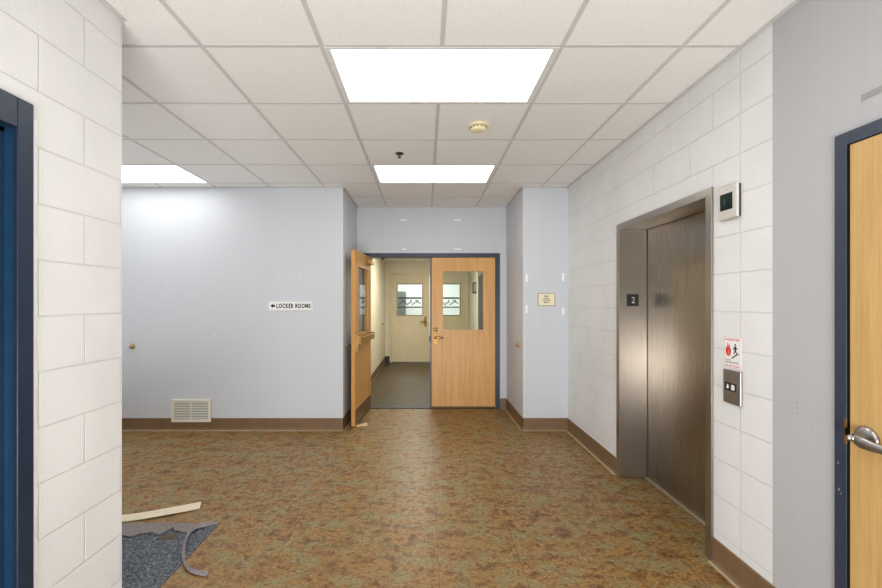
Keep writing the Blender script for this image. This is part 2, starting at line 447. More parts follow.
# baseboards: cove base profile + pale caulk line
def base_run(name, a, b, nrm, label, mat='base', h=.138, caulk=True, thick=.006):
    a = Vector(a+(0,)); b = Vector(b+(0,)); n = Vector(nrm+(0,)); up = Vector((0, 0, 1))
    prof = [(0, h), (thick*.6, h), (thick, h-.004), (thick, .022), (thick+.004, .010), (thick+.012, .003), (thick+.012, 0), (0, 0)]
    bm = bmesh.new(); r0 = [bm.verts.new(a+n*x+up*z) for x, z in prof]; r1 = [bm.verts.new(b+n*x+up*z) for x, z in prof]
    for i in range(len(prof)):
        j = (i+1) % len(prof); bm.faces.new([r0[i], r0[j], r1[j], r1[i]])
    bm.faces.new(r0); bm.faces.new(r1)
    o = struct(name, bm, mat, label, 'baseboard')
    if caulk:
        bm = bmesh.new(); d = (b-a).normalized()
        p = [(thick+.0118, 0), (thick+.0118, .004), (thick+.022, .0025), (thick+.026, 0)]
        r0 = [bm.verts.new(a+n*x+up*z) for x, z in p]; r1 = [bm.verts.new(b+n*x+up*z) for x, z in p]
        for i in range(4): bm.faces.new([r0[i], r0[(i+1) % 4], r1[(i+1) % 4], r1[i]])
        bm.faces.new(r0); bm.faces.new(r1)
        obj('caulk_line', bm, 'caulk', o)
    return o
base_run('baseboard_back', (XO, YB), (AL+.006, YB), (0, -1), 'brown vinyl baseboard along the back wall under the vent')
base_run('baseboard_alcove_left', (AL, YB-.006), (AL, YA), (1, 0), 'brown baseboard beside the open door leaf in the alcove')
base_run('baseboard_alcove_right', (AR, YB-.006), (AR, YA), (-1, 0), 'brown baseboard on the short wall right of the closed door leaf')
base_run('baseboard_pilaster', (AR-.006, YB), (XR, YB), (0, -1), 'brown baseboard under the pilaster with the small cream sign')
base_run('baseboard_right', (XR, EY1+.002), (XR, YB), (-1, 0), 'brown baseboard on the block wall beyond the elevator')
base_run('baseboard_right_pier', (XR, YR-.15), (XR, EY0-.002), (-1, 0), 'brown baseboard on the block pier right of the elevator', thick=.008)
base_run('baseboard_alcove_stub', (FR+.001, YA), (AR, YA), (0, -1), 'short brown baseboard between the blue frame and alcove corner')
base_run('baseboard_corridor_left', (CL, YA+.14), (CL, YF), (1, 0), 'dark baseboard along the cream corridor wall', 'kick', .15, False)
base_run('baseboard_corridor_end', (CL, YF), (FDL-.055, YF), (0, -1), 'short dark baseboard beside the far cream door', 'black', .15, False)

# ------------------------------------------------------------------ door frames
def door_frame(axis, n0, n1, a, b, top, face, head=None, mat='blue'):
    """U-shaped frame; axis 'x': runs in X, depth n0..n1 in Y; axis 'y': runs in Y, depth in X"""
    head = head or face; bm = bmesh.new()
    for (u0, u1, z0, z1) in ((a, a+face, 0, top), (b-face, b, 0, top), (a+face, b-face, top-head, top)):
        if axis == 'x': box(bm, u0, u1, n0, n1, z0, z1, .002, 1)
        else: box(bm, n0, n1, u0, u1, z0, z1, .002, 1)
    return bm
bm = door_frame('x', YA-.012, YA+.15, FL, FR, FT, .062, .055)
t2 = struct('trim_2', bm, 'blue', 'dark blue steel frame around the double oak doors', 'door frame')
obj('threshold', bx(FL+.062, FR-.062, YA-.02, YA+.10, 0, .010, .003, 1), plain('dark_threshold', lin(58, 60, 62), .4, .6), t2)
bm = bmesh.new()
for x in (-.585, .085): box(bm, x-.02, x+.02, YA+.03, YA+.075, FT-.085, FT-.054, .003, 1)
obj('latch_strike', bm, 'black', t2)
bm = door_frame('y', XR-.013, XR+.12, RY0, RY1, RT, .05)
# dark reveal behind the leaf edge
struct_t3 = struct('trim_3', bm, 'blue', 'dark blue steel frame around the near right oak door', 'door frame')
y0 = 1.5845
bm = bx(XR-.0145, XR-.003, y0-.001, y0+.010, .912, 1.006, .0008, 1)
obj('strike_plate', bm, plain('worn_brass', lin(128, 92, 50), .5, .5), struct_t3)
obj('strike_slot', bx(XR-.0152, XR-.01, y0-.0015, y0+.006, .945, .973), 'dark', struct_t3)
bm = bmesh.new()
for zc, yc, s in ((.835, 1.615, .8), (.735, 1.612, 1), (.72, 1.605, .7)):
    prism(bm, [(0, 0), (.004*s, .009*s), (.006*s, .016*s), (.001*s, .010*s)], lambda u, v, w: (XR-.0128-w, yc+u, zc-v), .0006)
obj('paint_chip', bm, 'chip', struct_t3)
# near left frame: face, rabbet and stop
FI = 1.421
bm = bmesh.new()
hd = .104
box(bm, XL-.033, XL+.012, FI, fy1, 0, ftop, .003, 2)
box(bm, XL-.033, XL+.012, fy0, fy0+.059, 0, ftop, .003, 2)
box(bm, XL-.033, XL+.012, fy0+.059, FI, ftop-hd, ftop, .002, 1)
t4 = struct('trim_4', bm, 'blue_left', 'dark blue door frame in the near left block wall', 'door frame')
bm = bmesh.new()
for a, b in ((FI-.0005, FI+.02), (fy0+.039, fy0+.0595)): box(bm, XL-.034, XL-.004, a, b, 0, ftop-hd+.002)
box(bm, XL-.21, XL-.033, FI-.016, FI+.03, 0, ftop-hd); box(bm, XL-.21, XL-.033, fy0+.03, fy0+.075, 0, ftop-hd); box(bm, XL-.034, XL-.004, fy0+.04, FI+.01, ftop-hd-.001, ftop-hd+.01)
box(bm, XL-.21, XL-.033, fy0+.03, FI+.03, ftop-hd-.016, ftop-.02)
obj('door_stop_molding', bm, 'blue_jamb', t4)
# far cream frame
bm = bmesh.new()
box(bm, FDL-.055, FDL-.004, YF-.02, YF+.15, 0, 2.165, .003, 1); box(bm, FDR+.004, FDR+.02, YF-.02, YF+.15, 0, 2.165)
box(bm, FDL-.004, FDR+.004, YF-.02, YF+.15, 2.118, 2.165)
struct('trim_5', bm, 'cream', 'cream frame around the far pair of corridor doors', 'door frame')

# ------------------------------------------------------------------ doors
def leaf_bm(W, z0, z1, y0, y1, win=None, x0=0):
    bm = bmesh.new()
    if not win: box(bm, x0, x0+W, y0, y1, z0, z1, .0015, 1); return bm
    a, b, c, d = win
    # one closed ring of faces around the glass opening
    outer = [(x0, z0), (x0+W, z0), (x0+W, z1), (x0, z1)]; inner = [(a, c), (b, c), (b, d), (a, d)]
    V = {}
    for nm, ring in (('o', outer), ('i', inner)):
        for i, (x, z) in enumerate(ring):
            for k, y in enumerate((y0, y1)): V[nm, i, k] = bm.verts.new((x, y, z))
    for i in range(4):
        j = (i+1) % 4
        for k in (0, 1): bm.faces.new([V['o', i, k], V['o', j, k], V['i', j, k], V['i', i, k]])
        bm.faces.new([V['o', i, 0], V['o', j, 0], V['o', j, 1], V['o', i, 1]])
        bm.faces.new([V['i', i, 0], V['i', j, 0], V['i', j, 1], V['i', i, 1]])
    return bm
def bead_bm(win, y0, y1, w=.014):
    a, b, c, d = win; bm = bmesh.new()
    box(bm, a-.003, a+w, y0, y1, c-.003, d+.003); box(bm, b-w, b+.003, y0, y1, c-.003, d+.003)
    box(bm, a+w, b-w, y0, y1, c-.003, c+w); box(bm, a+w, b-w, y0, y1, d-w, d+.003)
    return bm
def lobj(name, bm, mat, parent):   # child built in the door's own local frame
    bmesh.ops.recalc_face_normals(bm, faces=list(bm.faces))
    me = bpy.data.meshes.new(name); bm.to_mesh(me); bm.free(); me.materials.append(M[mat] if isinstance(mat, str) else mat)
    o = bpy.data.objects.new(name, me); C.objects.link(o); o.parent = parent; return o

LW, LZ0, LZ1 = .868, .012, 2.056
# closed right leaf: origin at its meeting edge, x towards its hinges, y into the corridor
d1 = empty('door_1', (.084, YA+.006, 0), 'closed oak door leaf with large glass pane, right half of the double doors', 'door', None, 'structure')
win = (.141, .720, 1.055, 1.883)
lobj('door_panel', leaf_bm(LW, LZ0, LZ1, 0, .045, win), 'oak', d1)
lobj('glazing_bead', bead_bm(win, -.004, .049), 'oak', d1)
lobj('glass_pane', bx(win[0]+.008, win[1]-.008, .020, .026, win[2]+.008, win[3]-.008), 'glass', d1)
lobj('edge_astragal', bx(-.018, 0, .004, .052, LZ0, LZ1), 'blue', d1)
lobj('edge_astragal_latch', bx(-.034, -.018, .01, .04, .90, .99), 'black', d1)
bm = bmesh.new(); lathe(bm, [(0, .026), (-.006, .027), (-.012, .022), (-.020, .020), (-.024, .014), (-.024, 0)], (.052, 0, 1.075), (0, 1, 0), 24)
lobj('deadbolt', bm, 'brass', d1)
bm = bx(.028, .082, -.006, 0, .872, 1.02, .002, 2)
h = lobj('escutcheon', bm, 'bronze', d1)
bm = bmesh.new(); lathe(bm, [(0, .019), (-.02, .017), (-.046, .013), (-.05, 0)], (.054, -.006, .965), (0, 1, 0), 18)
tube(bm, [(.046, -.05, .965), (.07, -.052, .966), (.105, -.054, .965), (.145, -.050, .963), (.158, -.042, .962)], [.011, .012, .011, .010, .008], 12, .7, (0, 1, 0))
lobj('lever_handle', bm, 'brass', d1)
bm = bx(.006, LW-.006, -.0012, .001, .014, .026); lobj('bottom_scuff', bm, plain('door_scuff', lin(120, 84, 44), .6, 0, .3, 30), d1)

# open left leaf: origin at its hinge line, turned 95 degrees into the lobby
d2 = empty('door_2', (-.788, YA-.004, 0), 'open oak door leaf with push bar swung into the lobby, left half of the double doors', 'door', None, 'structure', -math.radians(94.6))
win2 = (.160, .725, 1.055, 1.883)
lobj('door_panel', leaf_bm(LW, LZ0, LZ1, 0, .045, win2), 'oak', d2)
lobj('glazing_bead', bead_bm(win2, -.004, .049), 'oak_edge', d2)
lobj('glass_pane', bx(win2[0]+.008, win2[1]-.008, .020, .026, win2[2]+.008, win2[3]-.008), 'glass', d2)
lobj('leaf_edge', bx(LW, LW+.0015, .001, .044, LZ0, LZ1), 'oak_edge', d2)
lobj('kick_plate', bx(.02, LW-.012, .045, .0475, .016, .20, .0006, 1), 'kick', d2)
pb = lobj('push_bar', bx(.06, LW-.11, .070, .105, .965, 1.035, .006, 2), 'brass', d2)
bm = bmesh.new()
prism(bm, [(LW-.02, 1.075), (LW-.13, 1.07), (LW-.14, .93), (LW-.10, .86), (LW-.03, .86)], lambda u, v, w: (u, .045+w, v), .028)
prism(bm, [(LW-.04, 1.05), (LW-.13, 1.045), (LW-.13, .955), (LW-.05, .955)], lambda u, v, w: (u, .073+w, v), .030)
bmesh.ops.bevel(bm, geom=list(bm.edges), offset=.004, segments=2, affect='EDGES')
lobj('end_bracket', bm, 'brass', pb)
lobj('hinge_bracket', bx(.02, .075, .045, .10, .955, 1.045, .006, 2), 'bronze', pb)
lobj('dogging_key', bx(LW-.20, LW-.19, .075, .088, .935, .967, .002, 1), 'brass', pb)
bm = bmesh.new()
box(bm, .03, .27, .045, .10, 1.945, 2.005, .008, 2)
clo = lobj('door_closer', bm, 'brass', d2)
bm = bmesh.new(); tube(bm, [(.09, .075, 2.005), (.09, .075, 2.03), (.18, .10, 2.035), (.30, .12, 2.04)], [.010, .010, .008, .008], 8); lobj('closer_arm', bm, 'bronze', clo)
bm = bmesh.new()
lathe(bm, [(0, .028), (-.006, .028), (-.010, .012), (-.055, .011), (-.055, 0)], (LW-.06, 0, .95), (0, 1, 0), 18)
tube(bm, [(LW-.055, -.055, .95), (LW-.10, -.058, .95), (LW-.16, -.054, .948)], [.011, .010, .008], 10)
lobj('lever_handle', bm, 'brass', d2)

# film band on the far glass: two dark lines with stepped blocks between
def film(x0, x1, z0, y):
    bm = bmesh.new(); k = F/YF
    box(bm, x0, x1, y-.001, y, z0+.205, z0+.245); box(bm, x0, x1, y-.001, y, z0-.01, z0+.02)
    n = int((x1-x0)/.042); steps = [0, 1, 2, 2, 1, 0, 1, 2]
    for i in range(n):
        s = steps[i % 8]; zc = z0+.06+.028*s
        box(bm, x0+.042*i, x0+.042*i+.036, y-.001, y, zc, zc+.032)
        if s == 2: box(bm, x0+.042*i, x0+.042*i+.036, y-.001, y, zc+.04, zc+.062)
    return bm
def far_door(name, x0, x1, win, label, lever_x, lever_dir):
    d = empty(name, (x0, YF+.03, 0), label, 'door', None, 'structure')
    w = x1-x0; lw = (win[0]-x0, win[1]-x0, win[2], win[3])
    lobj('door_panel', leaf_bm(w-.006, .015, 2.11, 0, .045, lw), 'cream', d)
    lobj('glazing_bead', bead_bm(lw, -.006, .05, .022), plain(name+'_bead', lin(150, 142, 112), .5), d)
    lobj('glass_pane', bx(lw[0]+.01, lw[1]-.01, .020, .026, lw[2]+.01, lw[3]-.01), 'glass', d)
    lobj('glass_film', film(lw[0]+.03, lw[1]-.03, 1.32, .019), 'teal', d)
    bm = bx(lever_x-x0-.03, lever_x-x0+.03, -.01, 0, .86, 1.10, .004, 2); lobj('escutcheon', bm, 'bronze', d)
    bm = bmesh.new(); lx = lever_x-x0
    lathe(bm, [(0, .02), (-.05, .014), (-.055, 0)], (lx, -.01, .975), (0, 1, 0), 12)
    tube(bm, [(lx, -.058, .975), (lx+.06*lever_dir, -.06, .975), (lx+.13*lever_dir, -.055, .97)], [.012, .011, .009], 8)
    lobj('lever_handle', bm, 'bronze', d)
    return d
far_door('door_3', FDL, FDM, (-.692, -.062, 1.115, 1.894), 'far cream door with glass pane and dark lever, seen through the open doorway', .0, -1)
far_door('door_4', FDM, FDR, (.215, .845, 1.115, 1.894), 'far cream door with glass pane seen through the closed oak leaf window', .17, 1)

# near right oak door with a satin lever
d5 = empty('door_5', (XR-.0075, 1.579, 0), 'oak door with satin lever handle at the near right edge', 'door', None, 'structure', -PI/2)
lobj('door_panel', leaf_bm(.914, .010, 2.044, 0, .045), 'oak_near', d5)
lv = 1.579-1.516   # lever centre along the leaf
bm = bmesh.new(); lathe(bm, [(0, .041), (-.004, .042), (-.010, .038), (-.014, .030), (-.017, .018), (-.017, 0)], (lv, 0, .957), (0, 1, 0), 36)
ros = lobj('lever_rose', bm, 'nickel', d5)
bm = bmesh.new(); lathe(bm, [(-.014, .018), (-.03, .014), (-.046, .013), (-.062, .0125), (-.066, .010), (-.066, 0)], (lv, 0, .957), (0, 1, 0), 24)
tube(bm, [(lv-.006, -.048, .957), (lv+.012, -.052, .955), (lv+.035, -.053, .950), (lv+.065, -.050, .946), (lv+.095, -.046, .945), (lv+.115, -.042, .946)], [.013, .020, .0215, .018, .015, .012], 16, .5, (0, 1, 0))
lobj('lever_handle', bm, 'nickel', d5)
bm = bmesh.new(); lathe(bm, [(-.0655, .0055), (-.0675, .005), (-.0675, 0)], (lv, 0, .957), (0, 1, 0), 14)
lobj('lock_button', bm, 'pale', ros)
# dark gap between leaf and frame
obj('door_reveal', bx(XR-.0125, XR+.03, 1.5795, 1.5845, 0, 2.0455), 'dark', struct_t3)
obj('head_reveal', bx(XR-.0125, XR+.03, .66, 1.5845, 2.0445, 2.0455), 'dark', struct_t3)
# dark door standing in the right corridor wall
d6 = empty('door_6', (CR-.012, dy0, 0), 'dark brown door in the corridor wall seen through the oak leaf window', 'door', None, 'structure')
lobj('door_panel', bx(0, .045, 0, dy1-dy0, .01, 2.1), 'dark_door', d6)
lobj('closer_body', bx(-.06, 0, .12, .40, 1.93, 2.0, .01, 2), 'nickel', d6)

wbx = empty('wall_box', (CR, 8.75, 1.64), 'small dark box on the corridor wall seen through the oak leaf window', 'wall box')
obj('box_body', bx(CR-.055, CR+.002, 8.62, 8.86, 1.635, 1.86, .006, 2), 'dark_door', wbx)
obj('box_cover', bx(CR-.050, CR-.006, 8.612, 8.62, 1.66, 1.835, .002, 1), 'nickel', wbx)
# ------------------------------------------------------------------ elevator
ef = empty('elevator', (EX, (EY0+EY1)/2, 0), 'brushed steel elevator with closed sliding door in the white block wall', 'elevator')
jw = .052
def jamb(y0, y1):
    bm = bmesh.new(); box(bm, EX, XD+.02, y0, y1, 0, ET-.048, .0015, 1); return bm
obj('jamb', jamb(EY1-jw, EY1), 'steel', ef)['label'] = 'far steel jamb bearing the floor number'
obj('jamb', jamb(EY0, EY0+jw-.003), 'steel', ef)['label'] = 'near steel jamb seen edge on'
obj('header', bx(EX, XD+.02, EY0, EY1, ET-.048, ET, .0015, 1), 'steel', ef)
obj('sill', bx(XD-.02, XD+.002, EY0+jw, EY1-jw, 0, .006), plain('aluminium_sill', lin(200, 192, 176), .35, .7), ef)
jy = EY1-jw
x0 = EX+.062
pl = obj('floor_number_plate', bx(x0, x0+.098, jy-.0015, jy+.001, 1.415, 1.515), 'black', ef)
xc = x0+.049
obj('number_digit', text_bm('2', .050, .027, lambda u, v, w: (xc+u+.004, jy-.0015-w, 1.466+v)), 'pale', pl)
bm = bmesh.new()
obj('sliding_door', bx(XD, XD+.03, EY0+jw+.004, jy-.008, .008, ET-.05, .002, 1), 'steel_door', ef)
struct('wall_shaft', bx(XD+.035, XD+.06, EY0-.05, EY1+.05, 0, ET+.05), 'dark', 'dark shaft behind the elevator door', 'wall')

# hall position indicator above the pier
hi = empty('elevator_indicator', (XR, 2.165, 1.885), 'silver box with dark green display mounted high on the pier right of the elevator', 'indicator')
obj('back_box', bx(XR-.013, XR+.002, 2.134, 2.258, 1.892, 2.058, .002, 1), 'black', hi)
bm = bx(XR-.024, XR-.011, 2.128, 2.266, 1.887, 2.063, .005, 3)
obj('bezel', bm, 'silver_plastic', hi)
dsp = obj('display', bx(XR-.0250, XR-.022, 2.160, 2.250, 1.935, 2.022), 'screen', hi)
obj('display_digit', bx(XR-.0254, XR-.0248, 2.216, 2.221, 1.960, 1.998), 'screen_digit', dsp)
bm = bmesh.new(); lathe(bm, [(0, .003), (.001, .003), (.001, 0)], (XR-.024, 2.20, 2.043), (-1, 0, 0), 10); obj('lens', bm, 'black', hi)

# call station
cp = empty('elevator_call_panel', (XR, 2.17, .92), 'steel elevator call plate with a white down arrow below the fire notice', 'call panel')
obj('cover_plate', bx(XR-.012, XR+.002, 2.122, 2.245, .917, 1.092, .003, 2), 'steel_plate', cp)
bt = obj('button_bezel', bx(XR-.0135, XR-.011, 2.148, 2.228, .983, 1.026, .001, 1), 'black', cp)
def onR(y, z, x=XR-.0136): return lambda u, v, w: (x-w, y-u, z+v)   # facing -X: right of the sign runs to -Y
bm = bmesh.new(); prism(bm, [(0, -.013), (.011, 0), (.004, 0), (.004, .012), (-.004, .012), (-.004, 0), (-.011, 0)], onR(2.208, 1.005), .0006)
obj('down_arrow', bm, 'pale', bt)
bm = bmesh.new()
for i in range(2):
    for j in range(3): prism(bm, [(i*.012-.012, j*.009-.0135), (i*.012-.001, j*.009-.0135), (i*.012-.001, j*.009-.0055), (i*.012-.012, j*.009-.0055)], onR(2.171, 1.005), .0006)
obj('call_button', bm, 'pale', bt)

# fire notice
SX = XR-.0016
fs = empty('fire_notice_sign', (XR, 2.185, 1.10), 'white fire notice with red flames and stair figure above the call plate', 'sign')
bm = bmesh.new(); prism(bm, [(-.06, -.078), (-.054, -.084), (.054, -.084), (.06, -.078), (.06, .078), (.054, .084), (-.054, .084), (-.06, .078)], lambda u, v, w: (XR+.001-w, 2.192-u, 1.185+v), .0025)
obj('sign_plate', bm, 'white', fs)
sp = lambda dy, dz: onR(2.192-dy, 1.185+dz, SX)
bm = bmesh.new()
M['grey_pink'] = plain('faded_border', lin(196, 150, 150), .5)
for a, b, c, d in ((-.057, .057, .080, .0815), (-.057, .057, -.0815, -.080), (-.057, -.0556, -.08, .08), (.0556, .057, -.08, .08)):
    prism(bm, [(a, c), (b, c), (b, d), (a, d)], sp(0, 0), .0005)
obj('sign_border', bm, 'grey_pink', fs)
obj('heading_lettering', text_bm('IN CASE OF FIRE', .011, .098, sp(0, .067), .0005, .02), 'red', fs)
bm = bmesh.new()
prism(bm, [(-.002, -.034), (.012, -.028), (.018, -.010), (.016, .012), (.010, .000), (.009, .022), (.003, .036), (.001, .012), (-.004, .028), (-.010, .040), (-.009, .018), (-.014, .006), (-.017, .020), (-.021, -.002), (-.020, -.018), (-.014, -.028)], sp(-.026, .012), .0005)
obj('flame_symbol', bm, 'red', fs)
bm = bmesh.new()
prism(bm, [(.004, -.030), (.009, -.012), (.005, .004), (.002, -.008), (-.001, .012), (-.006, -.004), (-.008, -.020)], sp(-.026, .010), .0009)
obj('flame_core', bm, 'pink', fs)
bm = bmesh.new()
lathe(bm, [(0, .0055), (.0006, .0055), (.0006, 0)], (SX, 2.192-.022, 1.185+.042), (-1, 0, 0), 12)
prism(bm, [(.017, .034), (.027, .034), (.030, .026), (.038, .022), (.037, .018), (.028, .021), (.027, .012), (.034, -.002), (.030, -.006), (.022, .006), (.012, -.008), (.008, -.005), (.017, .010), (.017, .022), (.010, .014), (.007, .017)], sp(0, 0), .0006)
prism(bm, [(-.005, -.036), (.000, -.036), (.000, -.030), (.011, -.030), (.011, -.023), (.022, -.023), (.022, -.016), (.033, -.016), (.033, -.009), (.046, -.009), (.046, -.004), (.028, -.004), (.028, -.011), (.017, -.011), (.017, -.018), (.006, -.018), (.006, -.025), (-.005, -.025)], sp(.002, .002), .0006)
obj('stair_figure', bm, 'ink', fs)
obj('warning_lettering', text_bm('DO NOT', .0085, .036, sp(-.030, -.041), .0005, .02), 'ink', fs)
obj('warning_lettering', text_bm('USE ELEVATORS', .0085, .092, sp(-.002, -.053), .0005, .02), 'ink', fs)
obj('footer_lettering', text_bm('USE EXIT STAIRS', .0085, .098, sp(0, -.071), .0005, .02), 'red', fs)

# ------------------------------------------------------------------ wall signs and fittings
onB = lambda X, Z: (lambda u, v, w: (X+u, YB-.006-w, Z+v))
a, zt = px_wall(268.2, 301, YB); b, zb = px_wall(312.6, 310.7, YB); X, Z = (a+b)/2, (zt+zb)/2
ls = empty('locker_room_sign', (X, YB, zb), 'white sign reading LOCKER ROOMS with left arrow on the back wall', 'sign')
obj('sign_plate', bx(a, b, YB-.006, YB+.001, zb, zt, .001, 1), 'white', ls)
bm = bmesh.new(); W2, H2 = (b-a)/2-.006, (zt-zb)/2-.006
for p in (((-W2, H2-.003), (W2, H2)), ((-W2, -H2), (W2, -H2+.003)), ((-W2, -H2), (-W2+.003, H2)), ((W2-.003, -H2), (W2, H2))):
    (u0, v0), (u1, v1) = p; prism(bm, [(u0, v0), (u1, v0), (u1, v1), (u0, v1)], onB(X, Z), .0006)
obj('sign_border', bm, plain('grey_line', lin(120, 120, 116), .5), ls)
obj('sign_lettering', text_bm('LOCKER ROOMS', .054, .385, onB(X+.037, Z), .0008, .045, 1.2), 'ink', ls)
bm = bmesh.new(); prism(bm, [(-.028, 0), (-.002, .026), (-.002, .013), (.024, .013), (.024, -.013), (-.002, -.013), (-.002, -.026)], onB(X-.195, Z), .0008)
obj('left_arrow', bm, 'ink', ls)

a, zt = px_wall(537.7, 293, YB); b, zb = px_wall(555, 306, YB); X, Z = (a+b)/2, (zt+zb)/2
ds = empty('direction_sign', (X, YB, zb), 'small cream sign with olive border and left arrow beside the elevator wall', 'sign')
obj('sign_border', bx(a, b, YB-.005, YB+.001, zb, zt, .001, 1), 'sign_gold', ds)
obj('sign_plate', bx(a+.008, b-.008, YB-.0062, YB-.004, zb+.008, zt-.008), 'sign_cream', ds)
bm = bmesh.new(); bm2 = bmesh.new()
for vz, half, hh, tgt in ((.038, .027, .007, bm2), (.021, .010, .004, bm), (.008, .045, .006, bm), (-.010, .045, .005, bm)):
    u = -half
    while u < half-.004:
        w_ = random.uniform(.005, .009); e = min(u+w_, half)
        prism(tgt, [(u, vz-hh), (e, vz-hh), (e, vz+hh*random.uniform(.7, 1)), (u, vz+hh)], onB(X, Z), .0006); u = e+.003
obj('small_lettering', bm, 'sign_text', ds); obj('heading_lettering', bm2, plain('olive_dark', lin(70, 66, 48), .5), ds)
bm = bmesh.new(); prism(bm, [(-.030, -.032), (-.014, -.020), (-.014, -.028), (.028, -.028), (.028, -.036), (-.014, -.036), (-.014, -.044)], onB(X, Z), .0008)
obj('left_arrow', bm, 'ink', ds)

# return air vent
a, zt = px_wall(172.3, 399, YB); b, zb = px_wall(211.4, 421.7, YB); X = (a+b)/2
av = empty('air_vent', (X, YB, zb), 'cream slatted air vent low on the back wall at the baseboard', 'vent')
Y0 = YB-.022; fw = .026
bm = bmesh.new()
box(bm, a, b, Y0, YB-.004, zt-fw, zt, .003, 1); box(bm, a, b, Y0, YB-.004, zb, zb+fw, .003, 1)
box(bm, a, a+fw, Y0, YB-.004, zb+fw, zt-fw); box(bm, b-fw, b, Y0, YB-.004, zb+fw, zt-fw)
box(bm, X-.006, X+.006, Y0, YB-.004, zb+fw, zt-fw)
obj('vent_frame', bm, 'vent', av)
obj('vent_back', bx(a+.01, b-.01, YB-.006, YB+.001, zb+.01, zt-.01), 'vent_dark', av)
bm = bmesh.new(); n = 11
for k in range(n):
    z = zb+fw+(zt-zb-2*fw)*(k+.5)/n
    for u0, u1 in ((a+fw, X-.006), (X+.006, b-fw)):
        prism(bm, [(0, -.004), (.006, .0035), (.006, .005), (0, -.0025)], lambda u, v, w: (u0+w, Y0+.002+u, z+v), u1-u0)
obj('slat', bm, 'vent_slat', av)

# brass bumpers
def bumper(pt, axis, label):
    bm = bmesh.new(); lathe(bm, [(-.002, .028), (.006, .030), (.012, .027), (.014, .018), (.022, .016), (.030, .020), (.036, .017), (.038, 0)], pt, axis, 24)
    o = obj('wall_bumper', bm, 'brass'); tag(o, label, 'door stop', 'round brass wall bumpers', 'thing')
bumper((px_wall(132.7, 346, YB)[0], YB, .948), (0, -1, 0), 'round brass wall bumper on the back wall beside the near left block corner')
bumper((AR, 4.95, .943), (-1, 0, 0), 'round brass wall bumper on the alcove side wall right of the doors')
bumper((CL, 9.29, .968), (1, 0, 0), 'tiny brass wall bumper on the cream corridor wall beyond the open door')
# grey strip high on the near right wall
y1 = XR*F/(861.5-425.5)
tag(obj('tape_strip', bx(XR-.002, XR+.0005, y1-.26, y1, 2.19, 2.213), 'scuff'), 'short grey strip stuck on the wall above the near right oak door', 'tape', None, 'thing')

# ------------------------------------------------------------------ ceiling fittings
LB = ['bright ceiling light panel nearest the viewer above the lobby', 'bright ceiling light panel nearest the double doors', 'bright ceiling light panel far left above the LOCKER ROOMS wall, cut by the block corner']
for (a, b, y0), lb in zip(lights, LB):
    y1 = y0+.6096
    t = empty('ceiling_light', ((a+b)/2, (y0+y1)/2, H), lb, 'ceiling light', 'fluorescent ceiling panels')
    bm = bmesh.new(); f = .026
    box(bm, a+.008, b-.008, y0+.008, y0+f, H-.002, H+.002); box(bm, a+.008, b-.008, y1-f, y1-.008, H-.002, H+.002)
    g = .040; gr = .013 if a < -2 else g; box(bm, a+.008, a+g, y0+f, y1-f, H-.002, H+.002); box(bm, b-gr, b-.008, y0+f, y1-f, H-.002, H+.002)
    obj('light_frame', bm, 'light_frame', t)
    obj('diffuser', bx(a+g, b-gr, y0+f, y1-f, H-.0005, H+.0022), 'diffuser', t)
sd = empty('smoke_detector', (.388, 3.06, H), 'round ivory smoke detector on the ceiling between the light panels', 'smoke detector')
bm = bmesh.new(); lathe(bm, [(.003, .074), (-.012, .076), (-.016, .070)], (.388, 3.06, H), (0, 0, 1), 36); obj('mounting_base', bm, 'ivory', sd)
bm = bmesh.new(); lathe(bm, [(-.016, .062), (-.036, .060), (-.044, .050), (-.048, .030), (-.050, 0)], (.388, 3.06, H), (0, 0, 1), 36); hd_ = obj('sensor_head', bm, 'ivory', sd)
bm = bmesh.new()
for k in range(14):
    a_ = 2*PI*k/14; c_, s_ = math.cos(a_), math.sin(a_)
    p = Vector((.388+.061*c_, 3.06+.061*s_, H-.026)); tdir = Vector((-s_, c_, 0))*.009; r_ = Vector((c_, s_, 0))*.0015
    vs = [bm.verts.new(p+sg*tdir+r_*q+Vector((0, 0, zz))) for q in (-1, 1) for sg, zz in ((-1, -.004), (1, -.004), (1, .004), (-1, .004))]
    for fc in ((0, 1, 2, 3), (4, 5, 6, 7), (0, 1, 5, 4), (1, 2, 6, 5), (2, 3, 7, 6), (3, 0, 4, 7)): bm.faces.new([vs[i] for i in fc])
obj('air_slots', bm, plain('slot_brown', lin(130, 110, 70), .7), hd_)
sk = empty('sprinkler_head', (-.227, 3.65, H), 'small dark sprinkler head on the ceiling in front of the farther light panel', 'sprinkler')
bm = bmesh.new(); lathe(bm, [(.003, .036), (-.003, .036), (-.008, .022), (-.008, 0)], (-.227, 3.65, H), (0, 0, 1), 28); obj('escutcheon', bm, plain('sprinkler_dark', lin(70, 62, 54), .35, .7), sk)
bm = bmesh.new(); lathe(bm, [(-.006, .010), (-.018, .010), (-.018, .006), (-.034, .006), (-.034, .016), (-.037, .016), (-.037, 0)], (-.227, 3.65, H), (0, 0, 1), 18); obj('deflector', bm, plain('sprinkler_bronze', lin(96, 84, 70), .35, .8), sk)
bm = bmesh.new()
for s in (-1, 1): tube(bm, [(-.227+s*.009, 3.65, H-.017), (-.227+s*.012, 3.65, H-.026), (-.227+s*.004, 3.65, H-.034)], .0022, 6)
obj('yoke_arms', bm, plain('sprinkler_arms', lin(96, 84, 70), .35, .8), sk)

# ------------------------------------------------------------------ things on the floor
tag(obj('carpet', bx(XO+.05, -1.347, YL+.002, 2.728, 0, .005), 'carpet'), 'dark grey speckled carpet showing beside the near left block corner', 'carpet', None, 'thing')
